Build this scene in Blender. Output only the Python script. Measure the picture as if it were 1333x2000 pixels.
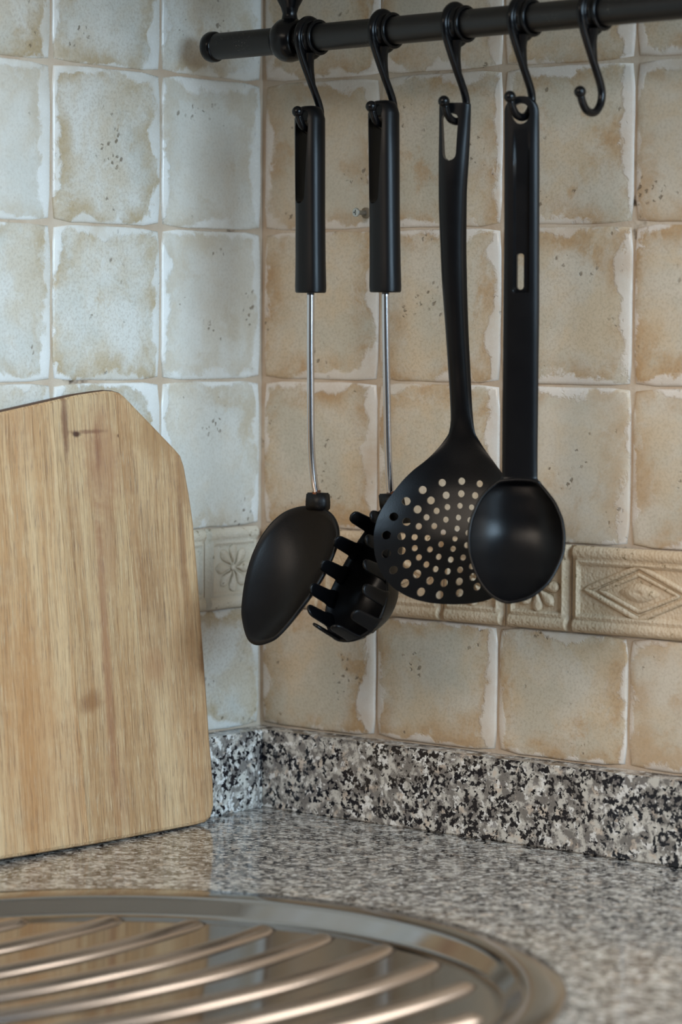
import bpy, bmesh, math, random
from mathutils import Vector, Matrix
S = bpy.context.scene
for o in list(bpy.data.objects): bpy.data.objects.remove(o)
C = S.collection
rnd = random.Random(7)

# ------------------------------------------------------------------ camera
CAM = Vector((1.28528534, -1.47679450, .325202137))
YAW, PIT, ROL, FPX = .882462629, .0640231608, .00584085972, 5602.90751
FW = Vector((-math.cos(YAW)*math.cos(PIT), math.sin(YAW)*math.cos(PIT), -math.sin(PIT)))
_r = FW.cross(Vector((0, 0, 1))).normalized(); _u = _r.cross(FW)
RT = math.cos(ROL)*_r + math.sin(ROL)*_u
UP = -math.sin(ROL)*_r + math.cos(ROL)*_u
cd = bpy.data.cameras.new('camera'); cam = bpy.data.objects.new('camera', cd); C.objects.link(cam)
cam.matrix_world = Matrix(((RT.x, UP.x, -FW.x, CAM.x), (RT.y, UP.y, -FW.y, CAM.y), (RT.z, UP.z, -FW.z, CAM.z), (0, 0, 0, 1)))
cd.sensor_fit = 'HORIZONTAL'; cd.sensor_width = 24; cd.lens = 24*FPX/1333
cd.clip_start = .05
cd.dof.use_dof = True; cd.dof.focus_distance = 1.83; cd.dof.aperture_fstop = 6.3
S.camera = cam

# ------------------------------------------------------------------ world, lights, exposure
S.view_settings.view_transform = 'Standard'; S.view_settings.look = 'None'
S.view_settings.gamma = 1; S.view_settings.use_curve_mapping = False
S.view_settings.exposure = -.42
w = bpy.data.worlds.new('world'); S.world = w; w.use_nodes = True
w.node_tree.nodes['Background'].inputs[0].default_value = (1, .94, .88, 1)
w.node_tree.nodes['Background'].inputs[1].default_value = .10

def area(name, loc, target, sx, sy, power, col):
    l = bpy.data.lights.new(name, 'AREA'); l.shape = 'RECTANGLE'; l.size = sx; l.size_y = sy
    l.energy = power; l.color = col
    o = bpy.data.objects.new(name, l); C.objects.link(o); o.location = loc
    o.rotation_euler = (Vector(target)-Vector(loc)).to_track_quat('-Z', 'Y').to_euler()
    return o
# daylight through the window in the right-hand wall run (out of frame to the right)
area('window_daylight', (2.6, -.75, 1.0), (0, -.3, .3), 1.3, 1.2, 102, (.58, .80, 1))
# the smaller window beside the worktop, and an added warm fill light behind the camera
area('side_window_daylight', (1.0, .03, .34), (1.0, -1, .34), .84, .42, 5, (1, .90, .78))
area('added_warm_fill', (.25, -2.9, 1.9), (.2, 0, .3), 1.8, 1.4, 66, (1, .86, .72))

# ------------------------------------------------------------------ helpers
def obj(name, me, mat=None, parent=None, smooth=True, loc=None):
    if isinstance(me, bmesh.types.BMesh):
        m = bpy.data.meshes.new(name); me.to_mesh(m); me.free(); me = m
    if mat and not me.materials: me.materials.append(mat)
    if smooth:
        for p in me.polygons: p.use_smooth = True
    o = bpy.data.objects.new(name, me); C.objects.link(o)
    if parent: o.parent = parent
    if loc: o.location = loc
    return o
def empty(name, loc, rz=0):
    o = bpy.data.objects.new(name, None); C.objects.link(o); o.location = loc; o.rotation_euler.z = rz
    o.empty_display_size = .02
    return o
def tag(o, label=None, cat=None, group=None, kind=None):
    if label: o['label'] = label
    if cat: o['category'] = cat
    if group: o['group'] = group
    if kind: o['kind'] = kind
    return o
def sharp(o, ang=35):
    bm = bmesh.new(); bm.from_mesh(o.data)
    for e in bm.edges:
        if len(e.link_faces) == 2 and e.calc_face_angle(0) > math.radians(ang): e.smooth = False
    bm.to_mesh(o.data); bm.free()
def box(bm, x0, x1, y0, y1, z0, z1, bev=0):
    vs = [bm.verts.new((x, y, z)) for x in (x0, x1) for y in (y0, y1) for z in (z0, z1)]
    fs = [(0, 1, 3, 2), (4, 6, 7, 5), (0, 4, 5, 1), (2, 3, 7, 6), (0, 2, 6, 4), (1, 5, 7, 3)]
    F = [bm.faces.new([vs[i] for i in f]) for f in fs]
    if bev:
        es = {e for f in F for e in f.edges}
        bmesh.ops.bevel(bm, geom=list(es), offset=bev, segments=2, affect='EDGES')
def loft(bm, rings, closed=True, cap=True):
    """rings: equal-length point lists; skins them into a surface"""
    V = [[bm.verts.new(p) for p in r] for r in rings]
    n = len(V[0])
    for a, b in zip(V, V[1:]):
        for i in range(n if closed else n-1):
            j = (i+1) % n
            bm.faces.new((a[i], a[j], b[j], b[i]))
    if cap and closed:
        bm.faces.new(list(reversed(V[0]))); bm.faces.new(V[-1])
    return V
def fix(bm):
    bmesh.ops.remove_doubles(bm, verts=bm.verts, dist=1e-6)
    bmesh.ops.recalc_face_normals(bm, faces=bm.faces)
def tube(bm, pts, rad, n=12, cap=True):
    pts = [Vector(p) for p in pts]
    rings = []; up = None
    for i, p in enumerate(pts):
        t = (pts[min(i+1, len(pts)-1)]-pts[max(i-1, 0)]).normalized()
        if up is None:
            up = Vector((1, 0, 0)) if abs(t.x) < .8 else Vector((0, 0, 1))
        up = (up-t*up.dot(t)).normalized(); s = t.cross(up)
        r = rad[i] if isinstance(rad, (list, tuple)) else rad
        rings.append([p+up*r*math.cos(a*2*math.pi/n)+s*r*math.sin(a*2*math.pi/n) for a in range(n)])
    loft(bm, rings, cap=cap)
def lathe(bm, prof, axis, org=(0, 0, 0), n=32, closed=False):
    """prof: (along, radius) about axis 'x' or 'z'"""
    org = Vector(org); rings = []
    for k in range(n):
        a = 2*math.pi*k/n; c, s = math.cos(a), math.sin(a)
        rings.append([org+(Vector((h, r*c, r*s)) if axis == 'x' else Vector((r*c, r*s, h))) for h, r in prof])
    V = [[bm.verts.new(p) for p in r] for r in rings]; m = len(prof)
    for k in range(n):
        a, b = V[k], V[(k+1) % n]
        for i in range(m if closed else m-1):
            j = (i+1) % m
            bm.faces.new((a[i], b[i], b[j], a[j]))
    bmesh.ops.remove_doubles(bm, verts=bm.verts, dist=1e-7)
def sphere(bm, c, r, seg=16):
    bmesh.ops.create_uvsphere(bm, u_segments=seg, v_segments=seg//2+2, radius=r, matrix=Matrix.Translation(c))
def catmull(P, n, closed=False):
    P = [Vector(p) for p in P]; out = []; m = len(P)
    segs = m if closed else m-1
    for i in range(segs):
        if closed: a, b, c, d = P[(i-1) % m], P[i], P[(i+1) % m], P[(i+2) % m]
        else: a, b, c, d = P[max(i-1, 0)], P[i], P[i+1], P[min(i+2, m-1)]
        for k in range(n):
            t = k/n
            out.append(.5*((2*b)+(c-a)*t+(2*a-5*b+4*c-d)*t*t+(3*b-a-3*c+d)*t**3))
    if not closed: out.append(P[-1])
    return out
def lerp_table(tab, x):
    """smooth (monotone-ish cubic) interpolation of rows sorted by first entry"""
    if x <= tab[0][0]: return list(tab[0][1:])
    if x >= tab[-1][0]: return list(tab[-1][1:])
    for i in range(len(tab)-1):
        if tab[i][0] <= x <= tab[i+1][0]: break
    x0, x1 = tab[i][0], tab[i+1][0]; h = x1-x0; t = (x-x0)/h; out = []
    for k in range(1, len(tab[0])):
        y0, y1 = tab[i][k], tab[i+1][k]; s = (y1-y0)/h
        sp = (y0-tab[i-1][k])/(x0-tab[i-1][0]) if i else s
        sn = (tab[i+2][k]-y1)/(tab[i+2][0]-x1) if i+2 < len(tab) else s
        m0 = 0 if sp*s <= 0 else 2*sp*s/(sp+s); m1 = 0 if sn*s <= 0 else 2*sn*s/(sn+s)
        if not i: m0 = s
        out.append((2*t**3-3*t*t+1)*y0+(t**3-2*t*t+t)*h*m0+(-2*t**3+3*t*t)*y1+(t**3-t*t)*h*m1)
    return out
def ray(px, py): return (FW+RT*((px-666.5)/FPX)-UP*((py-1000)/FPX))
def hit(px, py, p0, n):
    """real-world point where a line of sight meets the plane through p0 with normal n"""
    d = ray(px, py); p0 = Vector(p0); n = Vector(n)
    return CAM+d*((p0-CAM).dot(n)/d.dot(n))
def boolean(o, cutter):
    k = bmesh.new(); k.from_mesh(cutter.data); bmesh.ops.recalc_face_normals(k, faces=k.faces); k.to_mesh(cutter.data); k.free()
    m = o.modifiers.new('b', 'BOOLEAN'); m.operation = 'DIFFERENCE'; m.object = cutter; m.solver = 'EXACT'
    dg = bpy.context.evaluated_depsgraph_get(); dg.update()
    me = bpy.data.meshes.new_from_object(o.evaluated_get(dg)); o.modifiers.clear(); o.data = me
    bpy.data.objects.remove(cutter)
    sharp(o, 40)

# ------------------------------------------------------------------ materials
def lin(r, g, b):
    f = lambda c: (c/255/12.92) if c/255 <= .04045 else ((c/255+.055)/1.055)**2.4
    return (f(r), f(g), f(b), 1)
class M:
    def __init__(s, name, rough=.5, metal=0, col=(.8, .8, .8, 1)):
        s.m = bpy.data.materials.new(name); s.m.use_nodes = True; s.t = s.m.node_tree
        s.b = s.t.nodes['Principled BSDF']; s.b.inputs['Roughness'].default_value = rough
        s.b.inputs['Metallic'].default_value = metal; s.b.inputs['Base Color'].default_value = col
        s.tc = s.t.nodes.new('ShaderNodeTexCoord'); s.oi = s.t.nodes.new('ShaderNodeObjectInfo')
    def L(s, a, b): s.t.links.new(a, b)
    def n(s, typ, **k):
        nd = s.t.nodes.new(typ)
        for a, v in k.items(): setattr(nd, a, v)
        return nd
    def _in(s, sock, v):
        if hasattr(v, 'links') or isinstance(v, bpy.types.NodeSocket): s.L(v, sock)
        else: sock.default_value = v
    def math(s, op, a, b=0, c=0, clamp=False):
        nd = s.n('ShaderNodeMath', operation=op, use_clamp=clamp)
        s._in(nd.inputs[0], a); s._in(nd.inputs[1], b); s._in(nd.inputs[2], c)
        return nd.outputs[0]
    def vadd(s, a, b, op='ADD'):
        nd = s.n('ShaderNodeVectorMath', operation=op); s._in(nd.inputs[0], a); s._in(nd.inputs[1], b); return nd.outputs[0]
    def noise(s, vec, scale, detail=4, rough=.55, dist=0, w=None):
        nd = s.n('ShaderNodeTexNoise'); 
        s.L(vec, nd.inputs['Vector']); nd.inputs['Scale'].default_value = scale
        nd.inputs['Detail'].default_value = detail; nd.inputs['Roughness'].default_value = rough
        nd.inputs['Distortion'].default_value = dist
        return nd.outputs[0]
    def vor(s, vec, scale, out='Distance', feat='F1'):
        nd = s.n('ShaderNodeTexVoronoi', feature=feat); s.L(vec, nd.inputs['Vector']); nd.inputs['Scale'].default_value = scale
        return nd.outputs[out]
    def step(s, v, a, b, lo=0., hi=1.):
        nd = s.n('ShaderNodeMapRange', interpolation_type='SMOOTHSTEP')
        s._in(nd.inputs[0], v); s._in(nd.inputs[1], a); s._in(nd.inputs[2], b); s._in(nd.inputs[3], lo); s._in(nd.inputs[4], hi)
        return nd.outputs[0]
    def mix(s, f, a, b, mode='MIX'):
        nd = s.n('ShaderNodeMix', data_type='RGBA', blend_type=mode); s._in(nd.inputs[0], f); s._in(nd.inputs[6], a); s._in(nd.inputs[7], b)
        return nd.outputs[2]
    def scale(s, vec, v):
        nd = s.n('ShaderNodeMapping'); s.L(vec, nd.inputs[0]); nd.inputs[3].default_value = v; return nd.outputs[0]
    def bump(s, h, dist, strength=1.):
        nd = s.n('ShaderNodeBump'); s.L(h, nd.inputs['Height']); nd.inputs['Distance'].default_value = dist
        nd.inputs['Strength'].default_value = strength; s.L(nd.outputs[0], s.b.inputs['Normal'])
    def sep(s, v):
        nd = s.n('ShaderNodeSeparateXYZ'); s.L(v, nd.inputs[0]); return nd.outputs
    def base(s, c): s._in(s.b.inputs['Base Color'], c)
    def rough(s, v): s._in(s.b.inputs['Roughness'], v)

def tile_material(name, patches):
    t = M(name, .38)
    r = t.oi.outputs['Random']
    off = t.n('ShaderNodeCombineXYZ'); t.L(t.math('MULTIPLY', r, 37.), off.inputs[0]); t.L(t.math('MULTIPLY', r, 91.), off.inputs[2])
    P = t.vadd(t.tc.outputs['Object'], off.outputs[0])
    g = t.sep(t.tc.outputs['Generated'])
    n1 = t.noise(P, 20, 6, .62, .4); n2 = t.noise(P, 48, 6, .7, .6); n3 = t.noise(P, 520, 3, .7); n4 = t.noise(P, 9, 2)
    n5 = t.noise(t.vadd(P, (3.1, 0, 7.7)), 24, 6, .66, .3); n6 = t.noise(t.vadd(P, (8.1, 0, 2.7)), 14, 4, .6)
    # thick pale glaze pooled along the edges, ragged border, widest on the right edge
    wob = t.math('ADD', t.math('MULTIPLY', t.math('SUBTRACT', t.noise(P, 75, 6, .72, .4), .5), .20), t.math('MULTIPLY', t.math('SUBTRACT', t.noise(P, 22, 2), .5), .42))
    dl = t.math('ADD', g[0], .014); dr = t.math('SUBTRACT', t.math('SUBTRACT', 1., g[0]), .035)
    dz = t.math('MINIMUM', g[2], t.math('SUBTRACT', 1., g[2]))
    d = t.math('ADD', t.math('MINIMUM', t.math('MINIMUM', dl, dr), t.math('ADD', dz, .012)), wob)
    e = t.step(d, .028, .062, 1, 0)
    halo = t.math('MULTIPLY', t.step(d, .05, .24, 1, 0), t.step(n5, .38, .6))      # stain gathers inside the glaze border
    c = t.mix(t.step(n1, .40, .60), patches[0], patches[2])
    c = t.mix(t.step(n6, .46, .62, 0, .75), c, patches[1])
    c = t.mix(t.math('MULTIPLY', halo, .8), c, patches[3])
    c = t.mix(t.step(n5, .56, .68, 0, .7), c, patches[3])
    c = t.mix(t.step(n2, .54, .66, 0, .55), c, patches[2])
    c = t.mix(t.step(n3, .42, .70, 0, .28), c, lin(132, 110, 82))
    c = t.mix(t.math('MULTIPLY', t.step(r, .5, 1.), .45), c, patches[2])
    # worn pits
    v = t.vor(t.vadd(P, t.math('MULTIPLY', t.noise(P, 260, 3), .008)), 190); pit = t.math('MULTIPLY', t.step(v, .16, .30, 1, 0), t.step(t.noise(P, 34, 3), .57, .64))
    c = t.mix(t.math('MULTIPLY', pit, .7), c, lin(98, 82, 62))
    c = t.mix(t.math('MULTIPLY', e, t.step(n6, .25, .65, .35, .9)), c, patches[4])
    # dirt right at the joint
    dd = t.math('MINIMUM', t.math('MINIMUM', g[0], t.math('SUBTRACT', 1., g[0])), dz)
    c = t.mix(t.math('MULTIPLY', t.step(t.math('ADD', dd, t.math('MULTIPLY', t.math('SUBTRACT', n2, .5), .03)), .002, .010, 1, 0), .3), c, lin(170, 142, 112))
    t.base(c)
    t.rough(t.math('ADD', t.math('MULTIPLY', e, -.10), t.math('ADD', t.math('MULTIPLY', n3, .2), .26)))
    h = t.math('ADD', t.math('MULTIPLY', e, .5), t.math('ADD', t.math('MULTIPLY', n2, .3), t.math('MULTIPLY', pit, -.6)))
    h = t.math('ADD', h, t.math('MULTIPLY', n3, .12))
    t.bump(h, .0008, .7)
    return t.m
BEI = [lin(204, 184, 156), lin(190, 182, 164), lin(206, 194, 176), lin(182, 146, 104), lin(222, 212, 202)]
m_tile = tile_material('beige_tile', BEI)
BEI_LIT = [lin(206, 196, 178), lin(202, 202, 194), lin(218, 216, 208), lin(182, 160, 124), lin(232, 232, 228)]  # beige tile colours made paler and greyer: window light painted in
m_tile_l = tile_material('beige_tile_lit', BEI_LIT)

g_ = M('grout', .85); P = g_.tc.outputs['Object']
c = g_.mix(g_.step(g_.noise(P, 30, 4), .3, .7), lin(204, 188, 168), lin(186, 162, 138))
c = g_.mix(g_.step(g_.noise(P, 14, 5, .7), .6, .68), c, lin(70, 55, 40)); g_.base(c)
g_.bump(g_.noise(P, 400, 3), .0004); m_grout = g_.m

def relief_material(name, a, b, d_):
    t = M(name, .6); P = t.tc.outputs['Object']
    c = t.mix(t.step(t.noise(P, 25, 4), .35, .7), a, b)
    c = t.mix(t.math('MULTIPLY', t.step(t.noise(P, 160, 4, .7), .62, .7), .8), c, d_)
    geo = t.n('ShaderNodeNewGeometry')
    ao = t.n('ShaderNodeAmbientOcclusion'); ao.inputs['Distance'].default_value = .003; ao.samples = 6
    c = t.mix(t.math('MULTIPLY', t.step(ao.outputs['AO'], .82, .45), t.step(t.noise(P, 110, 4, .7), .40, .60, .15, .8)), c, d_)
    t.base(c)
    t.bump(t.math('ADD', t.vor(P, 480), t.noise(P, 300, 3)), .0005, .7)
    return t.m
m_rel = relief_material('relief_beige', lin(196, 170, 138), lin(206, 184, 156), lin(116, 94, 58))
m_rel2 = relief_material('relief_beige_lit', lin(206, 194, 172), lin(218, 210, 194), lin(134, 116, 84))  # left-wall relief lifted as well, window light put into its colour

def granite(name):
    t = M(name, .1); P = t.tc.outputs['Object']
    q = t.vadd(P, t.n('ShaderNodeTexNoise').outputs[1]) if False else P
    a = t.noise(P, 115, 4, .6); b = t.noise(t.vadd(P, (5, 3, 1)), 105, 3, .5)
    c = t.mix(t.step(a, .42, .56), lin(198, 192, 182), lin(122, 116, 110))
    c = t.mix(t.step(b, .58, .66, 0, .7), c, lin(204, 186, 168))
    c = t.mix(t.step(t.noise(t.vadd(P, (1, 8, 2)), 190, 3), .56, .62, 0, .85), c, lin(232, 228, 222))
    c = t.mix(t.step(t.noise(t.vadd(P, (7, 2, 4)), 260, 3), .57, .62, 0, .7), c, lin(112, 106, 104))
    cl = t.step(t.noise(t.vadd(P, (2, 6, 9)), 75, 2), .38, .62, .045, -.075)
    s = t.math('ADD', t.noise(t.vadd(P, (9, 1, 5)), 270, 4, .62), t.math('MULTIPLY', cl, -1))
    c = t.mix(t.step(s, .552, .582), c, lin(24, 24, 30))
    t.base(c); t.rough(t.math('ADD', t.math('MULTIPLY', t.noise(P, 40, 3), .06), .07))
    return t.m
m_gran = granite('speckled_granite')

def wood(name, ofs, tone, dark, spots=()):
    t = M(name, .42); P = t.vadd(t.tc.outputs['Object'], ofs)
    warp = t.math('MULTIPLY', t.math('SUBTRACT', t.noise(t.scale(P, (1, 1, .35)), 14, 3), .5), .012)
    sx = t.sep(P); cb = t.n('ShaderNodeCombineXYZ')
    t.L(t.math('ADD', sx[0], warp), cb.inputs[0]); t.L(sx[2], cb.inputs[2]); t.L(sx[1], cb.inputs[1]); Q = cb.outputs[0]
    bands = t.noise(t.scale(Q, (1, 1, .045)), 62, 5, .6)
    fine = t.noise(t.scale(Q, (1, 1, .022)), 820, 4, .75)
    pore = t.noise(t.scale(Q, (1, 1, .04)), 1500, 3, .7)
    fig = t.noise(t.scale(Q, (.35, 1, 1)), 90, 3)
    c = t.mix(t.step(bands, .38, .62), tone[0], tone[1])
    c = t.mix(t.step(t.noise(t.scale(Q, (1, 1, .16)), 22, 3), .48, .72, 0, .7), c, tone[2])
    c = t.mix(t.step(fine, .46, .66, 0, .55), c, dark)
    c = t.mix(t.step(pore, .55, .66, 0, .62), c, dark)
    c = t.mix(t.step(t.noise(t.scale(t.vadd(Q, (4, 0, 2)), (1, 1, .05)), 1100, 3, .7), .52, .68, 0, .45), c, lin(226, 204, 166))
    c = t.mix(t.step(fig, .5, .75, 0, .22), c, tone[1])
    so = t.sep(t.tc.outputs['Object']); wv = t.math('MULTIPLY', t.math('SUBTRACT', t.noise(P, 120, 4, .6), .5), 1.1)
    for x, z, rx, rz, col, k in spots:
        dx = t.math('DIVIDE', t.math('SUBTRACT', so[0], x), rx); dz = t.math('DIVIDE', t.math('SUBTRACT', so[2], z), rz)
        d = t.math('SQRT', t.math('ADD', t.math('MULTIPLY', dx, dx), t.math('MULTIPLY', dz, dz)))
        c = t.mix(t.step(t.math('ADD', d, wv), .3, 1.25, k, 0), c, col)
    t.base(c); t.bump(t.math('SUBTRACT', 1., t.step(pore, .55, .75)), .0002, .6)
    return t.m
T1 = [lin(190, 147, 102), lin(211, 177, 134), lin(172, 122, 80)]
T2 = [lin(178, 138, 96), lin(206, 174, 132), lin(156, 108, 74)]
T3 = [lin(182, 140, 98), lin(206, 172, 130), lin(154, 112, 74)]
DK = lin(104, 70, 44)
m_edge = M('dark_brown_edge', .6, 0, lin(84, 56, 36)).m  # darker brown for the upward-facing edges of the board

def plastic(name, rough, col, bump=0):
    t = M(name, rough, 0, col); P = t.tc.outputs['Object']
    t.rough(t.math('ADD', t.math('MULTIPLY', t.noise(P, 60, 4), .12), rough-.06))
    t.b.inputs['Specular IOR Level'].default_value = .24
    if bump: t.bump(t.noise(P, 1500, 2), .0001, bump)
    return t.m
m_blk = plastic('black_nylon', .34, lin(7, 7, 9), .4)
m_hdl = plastic('black_handle', .36, lin(6, 6, 8), .3)
m_worn = plastic('worn_black_nylon', .42, lin(16, 14, 14), .5)
m_iron = plastic('black_iron', .24, lin(10, 10, 12))
t = M('dusty_rail', .4, 0, lin(24, 24, 26)); P = t.tc.outputs['Object']
c = t.mix(t.math('MULTIPLY', t.step(t.noise(P, 900, 2), .62, .7), t.step(t.noise(P, 40, 2), .56, .66)), lin(8, 8, 10), lin(100, 96, 88)); t.base(c); m_rail = t.m
m_chrome = M('chrome', .16, 1, lin(205, 203, 205)).m
t = M('rusty_ferrule', .7, .3); P = t.tc.outputs['Object']
t.base(t.mix(t.step(t.noise(P, 300, 3), .4, .6), lin(60, 36, 22), lin(120, 66, 30))); m_rust = t.m
t = M('stainless', .12, 1, lin(172, 167, 164)); P = t.tc.outputs['Object']
t.rough(t.math('ADD', t.math('MULTIPLY', t.noise(P, 25, 4), .06), .05))
m_steel = t.m
m_steel2 = M('stainless_ridge', .2, 1, lin(200, 190, 184)).m
m_white = M('painted_wood', .5, 0, lin(225, 222, 215)).m
m_zinc = M('zinc', .35, 1, lin(190, 190, 186)).m
m_dark = M('dark', .8, 0, lin(20, 18, 16)).m
m_plug = M('wall_plug', .8, 0, lin(120, 104, 84)).m

# ------------------------------------------------------------------ walls
ROWS = [(.590, .690), (.490, .590), (.390, .490), (.290, .390), (.1905, .290), (.0535, .1360)]
BZ0, BZ1 = .1360, .1905
bm = bmesh.new()
G = .0013
box(bm, -.12, .545, G, .12, -.03, .9); box(bm, 1.455, 1.9, G, .12, -.03, .9)
box(bm, .545, 1.455, G, .12, -.03, .12); box(bm, .545, 1.455, G, .12, .56, .9)
wall_back = tag(obj('wall_back', bm, m_grout, smooth=False), 'right-hand wall of beige square tiles behind the hanging utensils', kind='structure')
bm = bmesh.new(); box(bm, -.12, -G, -1.0, G, -.03, .9)
wall_left = tag(obj('wall_left', bm, m_grout, smooth=False), 'left-hand wall of beige square tiles, window light painted in, behind the wooden board', kind='structure')
# window the daylight comes through, further along the right-hand wall
bm = bmesh.new()
for a in ((.545, .575, .12, .56), (1.425, 1.455, .12, .56), (.575, 1.425, .12, .15), (.575, 1.425, .53, .56)):
    box(bm, a[0], a[1], -.002, .09, a[2], a[3], .002)
tag(obj('window_1', bm, m_white, smooth=False), kind='structure')

def tile_mesh(w, h, seed):
    """pillowed tile with a slightly wandering outline, centred, front face towards -Y"""
    R = random.Random(seed); bm = bmesh.new()
    n = 6; W, H = w/2-.0007, h/2-.0007
    out = []
    for i in range(n): out.append((-W+2*W*i/n, -H))
    for i in range(n): out.append((W, -H+2*H*i/n))
    for i in range(n): out.append((W-2*W*i/n, H))
    for i in range(n): out.append((-W, H-2*H*i/n))
    P = []
    for k, (x, z) in enumerate(out):
        cr = .0016 if k % n == 0 else 0
        P.append((x-math.copysign(cr, x)+R.uniform(-.0003, .0003), z-math.copysign(cr, z)+R.uniform(-.0004, .0004)))
    def ring(ins, y): return [(x-math.copysign(min(ins, abs(x)), x)*(abs(x) > W*.9), y, z-math.copysign(min(ins, abs(z)), z)*(abs(z) > H*.9)) for x, z in P]
    rings = [ring(0, .006), ring(0, .0012), ring(.0007, .0004), ring(.002, 0), ring(.006, -.0003)]
    loft(bm, rings); fix(bm)
    m = bpy.data.meshes.new('tile'); bm.to_mesh(m); bm.free()
    return m
cache = {}
def tiles(wall, cols, left, mat):
    for (z0, z1) in ROWS:
        for (a, b) in cols:
            k = (round(b-a, 4), round(z1-z0, 4), rnd.randrange(4), left)
            if k not in cache:
                cache[k] = tile_mesh(k[0], k[1], hash(k[:3])); cache[k].materials.append(mat)
                for p in cache[k].polygons: p.use_smooth = True
            o = bpy.data.objects.new('tile', cache[k]); C.objects.link(o); o.parent = wall
            mid = (a+b)/2; zc = (z0+z1)/2; d = rnd.uniform(-.0003, .0003)
            if left: o.location = (d, -mid, zc); o.rotation_euler = (rnd.uniform(-.002, .002), rnd.uniform(-.002, .002), math.pi/2)
            else: o.location = (mid, d, zc); o.rotation_euler = (rnd.uniform(-.002, .002), rnd.uniform(-.003, .003), rnd.uniform(-.003, .003))
tiles(wall_back, [(.0005, .1016)]+[(.1016+.1*i, .2016+.1*i) for i in range(4)], False, m_tile)
tiles(wall_left, [(.0005, .1004)]+[(.1004+.1*i, .2004+.1*i) for i in range(8)], True, m_tile_l)

# relief border: square flower tiles and oblong diamond tiles
def border_mesh(Wd, H=.0545):
    bm = bmesh.new(); nx, nz = int(Wd/.0011), 46
    panels = [(.0035, Wd-.0035)]
    def h(x, z):
        e = min(z, H-z); y = .001
        if e < .0085: y = .0015+.0022*math.sin(math.pi*min(e/.0085, 1))**.7      # moulded rails top and bottom
        if e < .001: y = .0005
        for a, b in panels:
            d = min(x-a, b-x, z-.0085, H-.0085-z)
            if 0 <= d < .003: y = .0005+.0028*math.sin(math.pi*d/.003)**.6
            elif d >= .003: y = .0006
        ex = min(x, Wd-x)
        if ex < .0012: y = -.0008
        return y
    V = [[bm.verts.new((Wd*i/nx, -h(Wd*i/nx, H*j/nz), H*j/nz)) for j in range(nz+1)] for i in range(nx+1)]
    for i in range(nx):
        for j in range(nz): bm.faces.new((V[i][j], V[i+1][j], V[i+1][j+1], V[i][j+1]))
    return bm
def flower_mesh():
    bm = bmesh.new()
    for k in range(8):
        a = k*math.pi/4; L = .0145
        ca, sa = math.cos(a), math.sin(a); rings = []
        for s in range(9):                                   # teardrop petal, domed
            f = s/8; r = .0028+L*f; wd = .0001+.0038*math.sin(math.pi*f**1.6)**.8 if 0 < s < 8 else .0002
            rings.append([(r*ca-wd*math.cos(q)*sa, -.0024*math.sin(q)*(1 if 0 < s < 8 else .1), r*sa+wd*math.cos(q)*ca) for q in [math.pi*i/6 for i in range(7)]])
        loft(bm, rings, closed=False, cap=False)
    sphere(bm, (0, 0, 0), .0024, 10)
    fix(bm); return bm
def diamond_mesh():
    bm = bmesh.new()
    def rhomb(a, b, r0, y=-.0008):
        n = 12; pts = []
        for i in range(4):
            p = [(a, 0), (0, b), (-a, 0), (0, -b)][i]; q = [(0, b), (-a, 0), (0, -b), (a, 0)][i]
            for k in range(n): f = k/n; pts.append((p[0]*(1-f)+q[0]*f, p[1]*(1-f)+q[1]*f))
        N = len(pts); rings = []
        for i, (x, z) in enumerate(pts):
            L = math.hypot(x/a, z/b) or 1; d = Vector((x/a/a, 0, z/b/b)).normalized() if True else 0
            d = Vector((math.copysign(b, x) if abs(x) > 1e-6 else 0, 0, math.copysign(a, z) if abs(z) > 1e-6 else 0)).normalized()
            rings.append([Vector((x, 0, z))+d*r0*math.cos(q)+Vector((0, -r0*.9*math.sin(q), 0)) for q in [math.pi*j/5 for j in range(6)]])
        V = [[bm.verts.new(p) for p in r] for r in rings]
        for i in range(N):
            A, B = V[i], V[(i+1) % N]
            for j in range(5): bm.faces.new((A[j], B[j], B[j+1], A[j+1]))
    rhomb(.0400, .0165, .0020); rhomb(.0290, .0115, .0015)
    rings = []
    for k in range(24):
        a = 2*math.pi*k/24; s = (abs(math.cos(a))**1.4+abs(math.sin(a))**1.4)**(-1/1.4)
        rings.append([(.0165*s*math.cos(a)*(1-f), -.0026*math.sin(f*math.pi/1.3)+.0004, .0068*s*math.sin(a)*(1-f)) for f in (0, .15, .3, .5, .7, .85, .98)])
    V = [[bm.verts.new(p) for p in r] for r in rings]
    for k in range(24):
        for j in range(6): bm.faces.new((V[k][j], V[(k+1) % 24][j], V[(k+1) % 24][j+1], V[k][j+1]))
    bm.faces.new([V[k][6] for k in range(24)])
    fix(bm); return bm
def mk(name, bm, mat):
    m = bpy.data.meshes.new(name); bm.to_mesh(m); bm.free(); m.materials.append(mat)
    for p in m.polygons: p.use_smooth = True
    return m
def border(wall, seq, left, mat):
    """seq: (start, end) of each tile along the wall, counted from the corner"""
    fl = mk('flower_relief', flower_mesh(), mat); di = mk('diamond_relief', diamond_mesh(), mat); bm_c = {}
    for a, b in seq:
        wd = round(b-a-.0008, 4)
        if wd not in bm_c: bm_c[wd] = mk('border_tile', border_mesh(wd), mat)
        o = bpy.data.objects.new('border_tile', bm_c[wd]); C.objects.link(o); o.parent = wall
        if left: o.location = (0, -b+.0004, BZ0); o.rotation_euler.z = math.pi/2
        else: o.location = (a+.0004, 0, BZ0)
        big = wd > .08
        c = bpy.data.objects.new('diamond_relief' if big else 'flower_relief', di if big else fl); C.objects.link(c); c.parent = o; c.location = (wd/2, -.0005, .02725)
        tag(o, 'oblong border tile with a raised diamond' if big else 'square border tile with a raised eight-petal flower')
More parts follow.
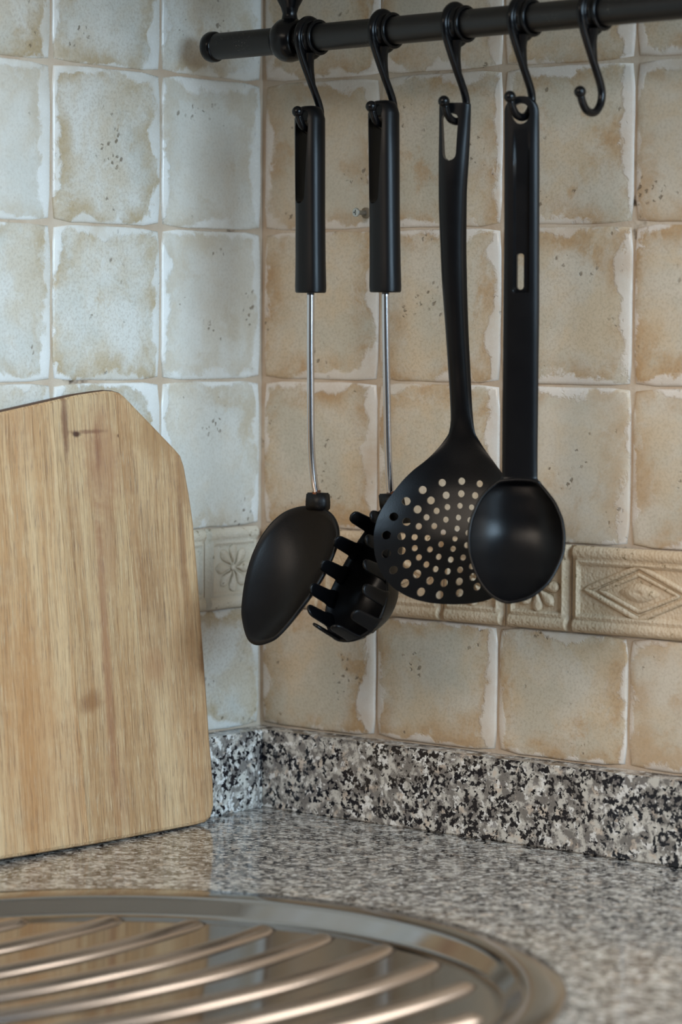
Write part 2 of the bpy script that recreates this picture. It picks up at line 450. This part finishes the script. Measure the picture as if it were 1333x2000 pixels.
border(wall_back, [(.004, .0545), (.0545, .1570), (.1570, .2070), (.2080, .2582), (.2582, .3607), (.3607, .4107), (.4107, .4607)], False, m_rel)
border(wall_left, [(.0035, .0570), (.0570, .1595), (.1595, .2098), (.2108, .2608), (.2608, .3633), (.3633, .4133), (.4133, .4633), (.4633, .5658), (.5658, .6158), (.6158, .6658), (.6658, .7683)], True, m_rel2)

# ------------------------------------------------------------------ granite
bm = bmesh.new(); box(bm, .0, 1.5, -.0185, .0, .0003, .0533, .0008)
tag(obj('granite_upstand', bm, m_gran, smooth=False), 'speckled granite upstand strip along the foot of the right-hand tiled wall', 'upstand')
bm = bmesh.new(); box(bm, .0, .0185, -.85, -.0188, .0003, .0533, .0008)
tag(obj('granite_upstand', bm, m_gran, smooth=False), 'speckled granite upstand strip along the left wall, mostly behind the wooden board', 'upstand')
DC = Vector((.2975, -.4706, 0)); DR = .237
bm = bmesh.new(); box(bm, .0, 1.5, -.85, .0, -.03, 0)
top = obj('granite_worktop', bm, m_gran, smooth=False)
bm = bmesh.new(); lathe(bm, [(-.05, 0), (-.05, .222), (.05, .222), (.05, 0)], 'z', DC, 96); fix(bm)
boolean(top, obj('cut', bm))
tag(top, 'polished black, grey and white speckled granite worktop', 'worktop')

# ------------------------------------------------------------------ stainless drainer
dr = tag(empty('drainer', DC), 'round stainless steel sink drainer with curved ridges set into the worktop', 'drainer')
bm = bmesh.new()
lathe(bm, [(.0002, .2370), (.0012, .2366), (.0016, .2355), (.0016, .2180), (.0010, .2155), (-.0006, .2130), (-.0062, .2070), (-.0077, .2045), (-.0082, .2005), (-.0082, .06), (-.0082, 0)], 'z', n=160)
obj('basin', bm, m_steel, dr)
R0 = .5; ycen = -.395-DC.y
for k, xa in enumerate([.139, .180, .2245, .267, .3065, .3495, .3885, .427, .466, .503]):
    xa -= DC.x; pts = []; 
    for i in range(-60, 61):
        a = i*.0095; p = Vector((xa-R0+R0*math.cos(a), ycen+R0*math.sin(a), 0))
        if p.length < .197: pts.append(p)
    # rounded ridge pressed up from the floor, fading at its two ends
    rings = []; n = len(pts)
    for i, p in enumerate(pts):
        t = (pts[min(i+1, n-1)]-pts[max(i-1, 0)]).normalized(); s = Vector((t.y, -t.x, 0))
        f = min(1, min(i, n-1-i)/2.5+.02); f = math.sin(f*math.pi/2)
        rings.append([p+s*(.0066*math.cos(q))*(.5+.5*f)+Vector((0, 0, -.0083+.0042*f*math.sin(q)**1.5)) for q in [math.pi*j/10 for j in range(11)]])
    bm = bmesh.new(); loft(bm, rings, closed=False, cap=False)
    o = obj('ridge', bm, m_steel2, dr)

# ------------------------------------------------------------------ wooden board
BT = .012                                                   # thickness
b0 = Vector((.0250+BT, 0, 0)); lean = math.atan2(.0255, .285)
bn = Vector((math.cos(lean), 0, math.sin(lean)))            # board front normal
bz = Vector((-math.sin(lean), 0, math.cos(lean))); bx = Vector((0, 1, 0))
OUT = [(-330, 1733), (0, 1680), (200, 1647), (330, 1626), (385, 1614), (403, 1607), (414, 1597), (420, 1575), (419, 1530), (411, 1430), (404, 1330), (391, 1150), (380, 1020), (372, 965), (362, 910), (355, 889), (344, 876), (300, 830), (246, 774), (236, 766), (222, 762), (205, 761), (190, 763), (150, 769), (0, 803), (-330, 880)]
loc = []
for q in OUT:
    p = hit(*q, b0, bn)-b0; loc.append((p.dot(bx), p.dot(bz)))
zmin = min(z for x, z in loc)
board = empty('cutting_board', b0+Vector((0, -.2, 0)))
board.matrix_world = Matrix(((bx.x, -bn.x, bz.x, b0.x), (bx.y, -bn.y, bz.y, b0.y), (bx.z, -bn.z, bz.z, b0.z), (0, 0, 0, 1)))
tag(board, 'wooden cutting board with clipped corner leaning on the left tiled wall', 'cutting board')
def SP(px, py, rx, ry, col, k):
    p = hit(px, py, b0, bn)-b0; return (p.dot(bx), p.dot(bz), rx/1950, ry/3050, lin(*col), k)
m_wood = [wood('acacia_left', (0, 0, 0), T1, DK, [SP(70, 1450, 50, 260, (178, 122, 70), .4), SP(118, 820, 5, 45, (110, 62, 40), .5)]),
          wood('acacia_middle', (3, 1, 2), T2, DK, [SP(200, 900, 40, 110, (150, 98, 66), .5), SP(127, 830, 7, 75, (104, 62, 44), .7), SP(172, 843, 34, 5, (110, 66, 50), .6), SP(150, 848, 9, 6, (66, 34, 20), .95), SP(235, 851, 6, 5, (90, 50, 28), .9),
              SP(190, 875, 7, 55, (128, 78, 56), .5), SP(178, 1370, 22, 26, (128, 82, 46), .6), SP(206, 1250, 9, 330, (150, 100, 72), .5), SP(210, 1060, 18, 110, (146, 96, 64), .4), SP(135, 1480, 22, 110, (168, 116, 70), .4)]),
          wood('acacia_right', (7, 2, 4), T3, DK, [SP(300, 850, 46, 60, (148, 104, 60), .5), SP(360, 930, 20, 90, (146, 100, 62), .5), SP(402, 1290, 16, 50, (112, 70, 34), .75), SP(356, 1060, 7, 150, (124, 84, 58), .5), SP(305, 1300, 20, 40, (160, 108, 70), .4)])]
def board_bm():
    bm = bmesh.new(); pts = [Vector((x, 0, max(z, 0.0014))) for x, z in loc]
    N = len(pts); rings = []
    for ins, y in ((.0025, BT), (.0008, BT-.0008), (0, BT-.0025), (0, .0025), (.0008, .0008), (.0025, 0)):
        r = []
        for i, p in enumerate(pts):
            t = (pts[(i+1) % N]-pts[i-1]).normalized(); nrm = Vector((t.z, 0, -t.x))
            r.append(p-nrm*ins+Vector((0, y, 0)))
        rings.append(r)
    loft(bm, rings); fix(bm)
    return bm
lx = lambda px, py: (hit(px, py, b0, bn)-b0).dot(bx)
cuts = [lx(124, 1000), lx(268, 1200)]
sl = [.030, .055]                                            # joints lean a little, as in the photo
for k in range(3):
    bm = board_bm()
    def cut(x, s, keep_right):
        no = Vector((1, 0, s)).normalized()
        if keep_right: no = -no
        bmesh.ops.bisect_plane(bm, geom=bm.verts[:]+bm.edges[:]+bm.faces[:], plane_co=(x, 0, .14), plane_no=no, clear_outer=True)
        bmesh.ops.holes_fill(bm, edges=[e for e in bm.edges if e.is_boundary], sides=0)
    if k > 0: cut(cuts[k-1]+.00008, sl[k-1], True)
    if k < 2: cut(cuts[k]-.00008, sl[k], False)
    bmesh.ops.recalc_face_normals(bm, faces=bm.faces)
    o = obj('wood_stave', bm, m_wood[k], board, smooth=False); o.data.materials.append(m_edge)
    for p in o.data.polygons:
        if abs(p.normal.y) < .75 and abs(p.normal.x) < .95 and p.normal.z > .3: p.material_index = 1
    tag(o, ['golden brown left stave', 'middle stave with a dark knot and reddish streak', 'right stave with wavy brown grain'][k])
# ------------------------------------------------------------------ rail
RY = -.08; YN = (0, 1, 0)
ra = hit(408, 92.5, (0, RY, 0), YN); rb = hit(1333, 8, (0, RY, 0), YN)
rdir = (rb-ra).normalized()
rail = empty('utensil_rail', ra)
tag(rail, 'black metal utensil rail across the top of the right-hand wall', 'rail')
bm = bmesh.new(); tube(bm, [Vector((0, 0, 0))+rdir*.004, rdir*.62], .0086, 32); sh = obj('rail_bar', bm, m_rail, rail); sharp(sh, 50)
bm = bmesh.new(); lathe(bm, [(-.001, 0), (-.001, .0070), (.0002, .0092), (.0025, .0100), (.006, .0099), (.0078, .0090), (.0080, .008)], 'x')
obj('end_cap', bm, m_iron, rail)
p = hit(566, 78, (0, RY, 0), YN)-ra
bk = obj('bracket', (lambda bm: (lathe(bm, [(-.0085, .0088), (-.0088, .0108), (-.0066, .0122), (-.0042, .0136), (0, .0142), (.0042, .0136), (.0066, .0122), (.0088, .0108), (.0085, .0088)], 'x', (0, 0, 0)),
     lathe(bm, [(.010, .0062), (.014, .0050), (.0165, .0046), (.0205, .0058), (.0245, .0080), (.029, .0102), (.0335, .0108), (.038, .0098), (.042, .0070), (.060, .0050), (.0905, .0050), (.0905, 0)], 'z', (0, 0, 0), 24), bm)[-1])(bmesh.new()), m_iron, rail, loc=p)
bk2 = bk.copy(); C.objects.link(bk2); bk2.location = p+rdir*.5

# unseen cabinet added above the rail, shading the upper walls; posts hang from it
bm = bmesh.new(); box(bm, 0.0, .54, -.34, -.008, .599, .89, .002)
cab = obj('added_wall_cabinet', bm, m_white, smooth=False)
tag(cab, 'added plain wall cabinet above the utensil rail, out of view', 'cabinet')

# ------------------------------------------------------------------ hooks
J = [(-.0112, -.0005), (-.0108, -.0050), (-.0082, -.0110), (-.0040, -.0185), (.0012, -.0270), (.0062, -.0350), (.0098, -.0415), (.0112, -.0470), (.0098, -.0525), (.0055, -.0570), (.0005, -.0582), (-.0048, -.0568), (-.0085, -.0530), (-.0105, -.0490)]
def hook(px):
    py = 92.5+(px-408)*(8-92.5)/(1333-408)
    c = hit(px, py, (0, RY, 0), YN)
    o = empty('rail_hook', c); parts = []
    bm = bmesh.new()
    lathe(bm, [(-.0028+.0026*0, .0094)]+[(.0026*math.cos(a), .0114+.0026*math.sin(a)) for a in [math.pi*(1.1-k/9*1.2) for k in range(10)]]+[(.0042, .0104), (.0062, .0103), (.0078, .0113), (.0088, .0111), (.0088, .0094)], 'x', n=40)
    obj('ring', bm, m_iron, o)
    bm = bmesh.new(); P = catmull([(0, y, z) for y, z in J], 4)
    tube(bm, P, .0024, 12); 
    # web between collar and stem
    for (z0, x1, y0), (z1, x2, y1) in zip([(-.0100, .0080, -.0050), (-.0130, .0062, -.0042), (-.0170, .0042, -.0022), (-.0215, .0030, -.0004), (-.0260, .0022, .0014)], [(-.0130, .0062, -.0042), (-.0170, .0042, -.0022), (-.0215, .0030, -.0004), (-.0260, .0022, .0014), (-.0310, .0012, .0038)]):
        loft(bm, [[(-.001, y0-.003, z0), (x1, y0-.0016, z0), (x1, y0+.0016, z0), (-.001, y0+.003, z0)], [(-.001, y1-.003, z1), (x2, y1-.0016, z1), (x2, y1+.0016, z1), (-.001, y1+.003, z1)]], cap=False)
    fix(bm); obj('stem', bm, m_iron, o)
    bm = bmesh.new(); sphere(bm, (0, -.0113, -.0468), .0036); obj('ball_tip', bm, m_iron, o)
    return o, c
HX = [605, 749, 891, 1020, 1157]
LB = ['black hook at the left end of the rail, carrying the solid oval spoon', 'black hook carrying the toothed pasta server', 'black hook carrying the perforated skimmer', 'black hook carrying the round solid ladle', 'empty black hook at the right of the rail']
hooks = []
for px, lb in zip(HX, LB):
    o, c = hook(px); tag(o, lb, 'hook', 'hooks on the utensil rail'); hooks.append(c)

# ------------------------------------------------------------------ utensil builder
def frame(c, alpha):
    """hanging frame: origin at the hook's crook, lateral w, front normal f"""
    psi = math.radians(39.44-alpha)
    w_ = Vector((math.cos(psi), math.sin(psi), 0)); f_ = Vector((math.sin(psi), -math.cos(psi), 0))
    O = c+Vector((0, .0005, -.0545)); return O, w_, f_, psi
def utensil_loft(O, w_, f_, tab, prof, rows, N=28, groove=None):
    """tab: (py, left px, right px); prof: (py, forward, thickness, bowl, crown)"""
    bm = bmesh.new(); rings = []
    for py in rows:
        l, r = lerp_table(tab, py); d, th, bo, cr = lerp_table(prof, py)
        pl = hit(l, py, O+f_*d, f_)-O; pr = hit(r, py, O+f_*d, f_)-O
        ul, ur = pl.dot(w_), pr.dot(w_); zz = (pl.z+pr.z)/2
        um, hw = (ul+ur)/2, (ur-ul)/2; fr = []; ba = []
        for i in range(N+1):
            t = -math.cos(math.pi*i/N); t = math.copysign(abs(t)**.8, t)
            bw = bo*(1-abs(t)**2.6)
            g = groove(t, py) if groove else 0
            round_ = (1-abs(t)**7)
            fr.append(Vector((um+hw*t, -(d+cr*(1-t*t)-bw-g-th*.28*(1-round_)), zz)))
            ba.append(Vector((um+hw*t, -(d-bw-th+th*.62*(1-round_)), zz)))
        rings.append(fr+ba[::-1])
    loft(bm, rings); fix(bm)
    return bm
def rows(a, b, step, end_dense=0):
    out = []; y = a
    while y < b: out.append(y); y += step
    out.append(b)
    return out
def cyl_y(bm, x, z, rx, rz, y0=-.09, y1=.05, n=16, slant=0, n2=0):
    r = [[(x+rx*math.cos(2*math.pi*i/n), y, z+slant*(y-n2)+rz*math.sin(2*math.pi*i/n)) for i in range(n)] for y in (y0, y1)]
    loft(bm, r)
def slot_y(bm, x, z0, z1, hw0, hw1, y0, y1, rr=None, n=6):
    """rounded-end slot cutter, along Y; hw0 at bottom, hw1 at top"""
    def sec():
        out = []
        for i in range(n+1): a = math.pi+math.pi*i/n; out.append((x+hw0*math.cos(a), z0+hw0+hw0*math.sin(a)))
        for i in range(n+1): a = math.pi*i/n; out.append((x+hw1*math.cos(a), z1-hw1*.6+hw1*.6*math.sin(a)))
        return out
    loft(bm, [[(a, y, b) for a, b in sec()] for y in (y0, y1)])

# ---- skimmer
O, w_, f_, psi = frame(hooks[2], 14)
tab = [(200.5, 862, 914), (202, 859, 918), (206, 857.5, 919), (250, 857, 918), (320, 856, 914.5), (380, 856, 911), (480, 859, 910), (540, 861.6, 911), (640, 869, 914), (720, 874.5, 918), (780, 878.5, 921), (820, 880, 924), (845, 876.6, 928), (860, 868, 936), (880, 852, 949), (900, 832, 964), (920, 807, 979), (940, 787, 993), (960, 771, 1004), (980, 756.5, 1013), (1000, 744.5, 1020), (1020, 736, 1025), (1050, 730, 1027), (1080, 731, 1025), (1110, 739, 1015), (1130, 749.5, 1003), (1150, 767, 986), (1165, 790.7, 964), (1173, 811, 944), (1177, 828, 925), (1179.5, 845, 905), (1180.3, 862, 888)]
prof = [(200, .002, .006, 0, .0006), (300, .002, .0065, 0, .0022), (500, -.004, .0075, 0, .0030), (700, -.014, .0065, 0, .0026), (800, -.018, .005, 0, .0018), (850, -.018, .0038, .0005, .0005), (900, -.0150, .003, .003, 0), (960, -.009, .0024, .0075, 0), (1050, .003, .0022, .0110, 0), (1120, .0145, .0022, .0075, 0), (1165, .0225, .0022, .0030, 0), (1181, .0250, .0022, .0003, 0)]
rw = rows(200.5, 206, 1.8)+rows(212, 820, 14)+rows(828, 1150, 5)[1:]+[1155, 1160, 1165, 1169, 1173, 1175.5, 1177.5, 1179, 1180.3]
bm = utensil_loft(O, w_, f_, tab, prof, rw)
sk = empty('skimmer', O, psi); tag(sk, 'black perforated skimmer with a broad round head full of small holes', 'skimmer')
body = obj('skimmer_body', bm, m_blk, sk)
cb = bmesh.new()
def luz(px, py, d=0): p = hit(px, py, O+f_*d, f_)-O; return p.dot(w_), p.z
a, b = luz(881, 210, 0), luz(881, 314, 0)
slot_y(cb, a[0], b[1], .0014, .0042, .0052, -.02, .02)
# hole pattern: holes read off ring by ring (centre px, radius)
HOLES = [(770,1009,8.3),(756,1045,8.3),(756,1081,8.2),(770,1113,7.6),(792,1139,7.8),(823,1156,7.8),(859,1162,7.4),(898,1158,7.2),(932,1146,7),(794,979,8.2),(826,957,8),(864,943,7.6),(902,940,7.2),(937,945,6.8),(968,956,6.8),
 (795,1019,8),(816,995,8),(842,977.5,7.8),(871.5,967.5,7.4),(901,964.5,7),(928,968,6.8),(785.5,1047,7.4),(786,1075.5,7.2),(796,1101.5,8),(815.5,1121,7.8),(840.5,1134,7.4),(868,1138.5,7.2),(897.5,1136,7),(924,1127,7),
 (853,998,6.4),(874,990.5,6.2),(898.5,988,5.8),(921,991,5.8),(833.5,1010.5,6.2),(818.5,1028,6.4),(810.5,1049,6.2),(811,1070.5,6),(819,1088.5,6),(833.5,1102.5,6),(851.5,1111.5,5.8),(875,1116,6),(899,1113,6),(922,1106,6),(940,1092,6),
 (871,1015,6),(895.5,1011,5.8),(918,1016,5.8),(848.5,1027.5,6.2),(835.5,1050.5,6),(840.5,1073,5.8),(857.5,1087.5,5.8),(881,1093,5.8),(905,1089,5.8),(866,1040,5.8),(893,1032.5,5.8),(914,1041,5.6),(862,1063,5.8),(889,1052,5.6),(885.5,1072,5.6),(912,1065,5.8),(935,1052,5.8),(942,1027,5.8),(952,995,5.8),(958,1020,6.2),(962,1050,6.4),(956,1080,6.4),(968,1104,7),(992,1074,7.5),(996,1040,7.5),(990,1006,7.5)]
for px, py, r in HOLES:
    d, th, bo, cr = lerp_table(prof, py); l, rr = lerp_table(tab, py); t = (2*px-l-rr)/(rr-l); d -= bo*(1-abs(t)**2.6)
    x, z = luz(px, py, d); R_ = r/3100
    cyl_y(cb, x, z, R_, R_*.98, -d-.012, -d+.012, 14)
boolean(body, obj('cut', cb, parent=sk))

# ---- ladle
O, w_, f_, psi = frame(hooks[3], 11)
tab = [(187.5, 1012, 1026), (188.5, 1006, 1031), (191, 1001, 1037), (196, 994, 1044), (205, 988, 1050), (218, 985, 1053), (300, 985, 1053.5), (450, 984.6, 1053.3), (600, 983, 1053), (700, 982.3, 1052), (800, 981, 1051), (900, 980.5, 1050), (932, 980, 1050), (940, 974, 1053), (947, 965, 1058), (955, 955, 1065), (965, 945, 1073), (981, 934, 1085), (995, 927.5, 1092), (1020, 918.5, 1101), (1050, 914.5, 1104.5), (1075, 916, 1103), (1090, 919, 1099), (1110, 925.5, 1090), (1123, 931, 1083), (1140, 940.5, 1071), (1156, 953, 1053), (1166, 965, 1037), (1172, 976, 1020), (1175, 985, 1006), (1176, 991, 998)]
prof = [(187, .002, .005, 0, 0), (300, .002, .0065, 0, .0008), (600, .000, .0065, 0, .0008), (850, -.004, .0060, 0, .0005), (932, -.005, .0050, 0, .0003), (938, -.0045, .0045, .0002, .0003), (950, -.0035, .0032, .0052, 0), (975, -.001, .0026, .0095, 0), (1050, .006, .0024, .0160, 0), (1120, .0145, .0024, .0110, 0), (1155, .0195, .0024, .0060, 0), (1170, .0215, .0022, .0024, 0), (1176, .0225, .0022, .0003, 0)]
def ladle_groove(t, py):
    if 250 < py < 572:
        e = min(1, (py-250)/110, (572-py)/6)
        return .0022*e*max(0, min(1, (.44-abs(t-.02))/.06))
    return 0
rw = [187.5, 188.5, 191, 196, 200, 205, 211, 218, 230, 242, 250, 253, 256]+rows(262, 560, 16)+[566, 569, 572, 574]+rows(585, 925, 14)+rows(930, 980, 2.5)[:]+rows(985, 1150, 5)[:]+[1156, 1161, 1166, 1169, 1172, 1174, 1176]
rw = sorted(set(rw))
bm = utensil_loft(O, w_, f_, tab, prof, rw, 40, ladle_groove)
ld = empty('ladle', O, psi); tag(ld, 'black ladle with a long straight handle and a shallow solid round bowl', 'ladle')
body = obj('ladle_body', bm, m_blk, ld); sharp(body, 50)
cb = bmesh.new(); x, z = luz(1018.5, 222, 0)
cyl_y(cb, x, (z-.0000)-.0000, .0054, .0062, -.02, .02, 24)
a, b = luz(1017, 495, 0), luz(1017, 566, 0); slot_y(cb, a[0], b[1], a[1], .0021, .0021, -.02, .02)
boolean(body, obj('cut', cb, parent=ld))
# raised lip round the bowl
lip = []
for py in rw:
    if py >= 944: lip.append(py)
L_, R_ = [], []
for py in lip:
    l, r = lerp_table(tab, py); d = lerp_table(prof, py)[0]
    for lst, q in ((L_, l+2), (R_, r-2)):
        p = hit(q, py, O+f_*d, f_)-O; lst.append(Vector((p.dot(w_), -d-.0002, p.z)))
topa = [(Vector((luz(q, yy, -.004)[0], .0035, luz(q, yy, -.004)[1]))) for q, yy in ((978, 940), (995, 937.5), (1017, 936.5), (1038, 938), (1052, 941.5))]
loop = L_[::-1]+topa+R_
bm = bmesh.new(); tube(bm, catmull(loop, 2, True)+[loop[0]], .0011, 8, cap=False); fix(bm); obj('bowl_rim', bm, m_blk, ld)

# ---- handles with a chrome rod (solid spoon and pasta server)
def rod_handle(c, y_top, y_bot, xl, xr, rodpx, root):
    O, w_, f_, psi = frame(c, 39.44)                       # lateral runs along the wall
    bm = bmesh.new(); ringsd = []
    xm0, xm1 = (xl[0]+xr[0])/2, (xl[1]+xr[1])/2
    def P(px, py): p = hit(px, py, O, (RT.cross(Vector((0, 0, 1)))))-O; return p
    pt, pb = hit(xm0, y_top, O, FW)-O, hit(xm1, y_bot, O, FW)-O
    H = pt.z-pb.z; W0 = .0100; T0 = .0082
    for f, s in ((0, .30), (.003, .52), (.010, .70), (.022, .82), (.045, .92), (.07, 1), (.3, .99), (.6, .97), (.85, .99), (.97, 1.02), (.995, 1.0), (1, .93)):
        q = pt.lerp(pb, f); ringsd.append([Vector((q.x+W0*s*math.copysign(abs(math.cos(a))**.85, math.cos(a)), q.y+T0*s*math.copysign(abs(math.sin(a))**.85, math.sin(a)), q.z)) for a in [2*math.pi*i/32 for i in range(32)]])
    loft(bm, ringsd); fix(bm)
    h = obj('handle', bm, m_hdl, root)
    # rows to resolve taper, then the hanging slot right through it and a recess above it
    zs1 = .0030; zs0 = (hit(xm0, 398, O, FW)-O).z
    cb = bmesh.new(); slot_y(cb, pt.x, zs0, zs1, .0044, .0054, -.03, .03)
    boolean(h, obj('cut', cb, parent=root))
    cb = bmesh.new(); slot_y(cb, pt.x, -.010, pt.z-.0028, .0048, .0048, -.03, -.0035)
    boolean(h, obj('cut', cb, parent=root)); sharp(h, 50)
    pts = [hit(px, py, O+Vector((0, 0, 0)), FW)-O for px, py in rodpx]
    # rod bends only front-to-back (in the Y-Z plane)
    x0 = pb.x; P_ = []
    for px, py in rodpx:
        n = Vector((1, 0, 0)); q = hit(px, py, O+Vector((x0, 0, 0)), n)-O; P_.append(q)
    P_[0] = Vector((x0, pb.y, pb.z+.004))
    bm = bmesh.new(); tube(bm, catmull(P_, 5), .00235, 16); obj('rod', bm, m_chrome, root)
    e = P_[-1]; bm = bmesh.new(); tube(bm, [e+Vector((0, 0, .0022)), e+Vector((0, 0, -.004))], .0027, 12); obj('ferrule', bm, m_rust, root)
    return O, e
def bowl_from(outline, cen, n, D, th, K=14, pw=2.2):
    """outline: coplanar closed loop; concave dish sunk along -n"""
    bm = bmesh.new(); n = Vector(n).normalized(); rings = []
    S_ = [1-(k/K)**1.0 for k in range(K)]+[.02]
    dep = lambda s: D*(1-s**pw)
    for s in reversed(S_): rings.append([cen+(p-cen)*s*(1-.0)-n*(dep(s)+th) for p in outline])
    rings.append([cen+(p-cen)*1.012-n*th*.5 for p in outline])
    rings.append([cen+(p-cen)*1.0+n*th*.05 for p in outline])
    rings.append([cen+(p-cen)*.972-n*0 for p in outline])
    for s in S_[1:]: rings.append([cen+(p-cen)*s*.985-n*dep(s) for p in outline])
    loft(bm, rings); fix(bm); return bm
sp = empty('serving_spoon', (0, 0, 0)); tag(sp, 'solid oval serving spoon with black bowl, chrome rod and black slotted handle', 'spoon')
O, e = rod_handle(hooks[0], 207, 572, (577, 578.5), (634, 636), [(606.5, 572), (607, 700), (607.5, 800), (608, 856), (610, 898), (614, 940), (617.5, 958), (618.5, 964)], sp)
sp.location = O
th = math.radians(31.6); a_ = Vector((0, -math.sin(th), -math.cos(th))); n_ = Vector((0, -math.cos(th), math.sin(th)))
neck = e+Vector((0, 0, -.008))
outl = [(602, 988), (631, 993), (650.6, 1008), (660.5, 1035), (656, 1067), (634, 1116), (607, 1159), (575, 1202), (542.6, 1240), (521, 1253), (499.4, 1257), (483, 1246), (474, 1216), (472, 1183.5), (480.5, 1124), (497, 1073), (521, 1032), (548, 1005), (575, 992)]
ol = [hit(px, py, O+neck, n_)-O for px, py in outl]; ol = catmull(ol, 4, True)
cen = sum(ol, Vector())/len(ol)
obj('spoon_bowl', bowl_from(ol, cen, n_, .017, .0022), m_worn, sp)
bm = bmesh.new(); c0 = hit(615, 979, O+neck+n_*-.001, n_)-O
loft(bm, [[(e.x+sx*wd, e.y+y*.8+.0015, z) for sx, y in ((-1, -.0055), (1, -.0055), (1, .0055), (-1, .0055))] for z, wd in ((e.z+.0005, .0066), (c0.z-.001, .0074), (c0.z-.0055, .0070))]); fix(bm)
bmesh.ops.bevel(bm, geom=bm.edges[:], offset=.0008, segments=2, affect='EDGES'); obj('socket', bm, m_worn, sp)

ps = empty('pasta_server', (0, 0, 0)); tag(ps, 'black toothed pasta server with chrome rod and black slotted handle, head behind the skimmer', 'pasta server')
O, e = rod_handle(hooks[1], 196, 571, (720.5, 724), (779, 782.5), [(753.5, 572), (755, 700), (757, 800), (758, 856), (760, 914), (762, 945), (763, 960), (764, 966)], ps)
ps.location = O
th = math.radians(22); a_ = Vector((0, -math.sin(th), -math.cos(th))); n_ = Vector((0, -math.cos(th), math.sin(th)))
neck = e+Vector((0, .013, -.010)); TL = .0215; HB = .0080                 # tooth length above rim, rim above neck plane
TIPS = [(682, 1003), (650, 1051), (623, 1098), (601, 1146), (596, 1191), (611, 1226), (651, 1229), (693, 1201), (715, 1149), (716, 1099), (720, 1051), (729, 1004)]
tips = [hit(px, py, O+neck+n_*(HB+TL), n_)-O for px, py in TIPS]
rim = [p-n_*TL for p in tips]
cen = sum(rim, Vector())/len(rim)
rim = [cen+(p-cen)*1.0 for p in rim]
topn = [rim[-1].lerp(rim[0], f)+(-a_)*u for f, u in ((.12, .006), (.35, .0105), (.65, .0105), (.88, .006))]
loop = catmull(rim+topn, 4, True); cen = sum(loop, Vector())/len(loop)
bmw = bowl_from(loop, cen, n_, .0235, .0024, 14, 3.4)
obj('server_bowl', bmw, m_blk, ps)
for i, (tp, rt) in enumerate(zip(tips, rim)):
    A, B = rim[i-1] if i else topn[-1], rim[(i+1)] if i < 11 else topn[0]
    tg = (B-A); tg -= n_*tg.dot(n_); tg.normalize(); out = tg.cross(n_).normalized()
    if out.dot(rt-cen) < 0: out = -out
    bm = bmesh.new(); rings = []
    for f, wd, hh in ((-.25, .0058, .0010), (-.08, .0060, .0012), (.02, .0052, .0013), (.12, .0047, .0013), (.5, .0044, .0013), (.80, .0041, .0012), (.90, .0035, .0011), (.965, .0024, .0009), (1.0, .0008, .0006)):
        c_ = rt+n_*TL*f+out*(-.0012-.0010*max(f, 0)+(.018*f*abs(f) if f < 0 else 0))
        rings.append([c_+tg*wd*math.copysign(abs(math.cos(q))**.5, math.cos(q))+out*hh*math.copysign(abs(math.sin(q))**.7, math.sin(q)) for q in [2*math.pi*k/16 for k in range(16)]])
    loft(bm, rings); fix(bm); obj('tooth', bm, m_blk, ps)
bm = bmesh.new()
loft(bm, [[(e.x+sx*wd, yc+y, z) for sx, y in ((-1, -.0055), (1, -.0055), (1, .0055), (-1, .0055))] for z, wd, yc in ((e.z+.0005, .0062, e.y), (e.z-.008, .0068, e.y+.002), (e.z-.018, .0078, e.y+.008))]); fix(bm)
bmesh.ops.bevel(bm, geom=bm.edges[:], offset=.0008, segments=2, affect='EDGES'); obj('socket', bm, m_blk, ps)

# ------------------------------------------------------------------ screw in the wall
p = hit(716.5, 416, (0, 0, 0), YN)
sc = empty('screw', p); tag(sc, 'small cross-head screw sticking out of the tiles by the pasta server handle', 'screw')
bm = bmesh.new()
lathe(bm, [(.0, .0016), (.0085, .0016), (.0105, .0029), (.0112, .0030), (.0116, .0026), (.0118, 0)], 'z', (0, 0, 0), 24)
for v in bm.verts: v.co = Vector((v.co.x, -v.co.z, v.co.y))
fix(bm); h = obj('screw_shank', bm, m_zinc, sc)
cb = bmesh.new(); box(cb, -.0017, .0017, -.013, -.0105, -.0004, .0004); boolean(h, obj('cut', cb, parent=sc))
cb = bmesh.new(); box(cb, -.0004, .0004, -.013, -.0105, -.0017, .0017); boolean(h, obj('cut', cb, parent=sc))
bm = bmesh.new(); lathe(bm, [(-.001, .0036), (.0014, .0036), (.0018, .0030), (.0018, .0012)], 'z', (0, 0, 0), 20)
for v in bm.verts: v.co = Vector((v.co.x, -v.co.z, v.co.y))
fix(bm); obj('wall_plug', bm, m_plug, sc)
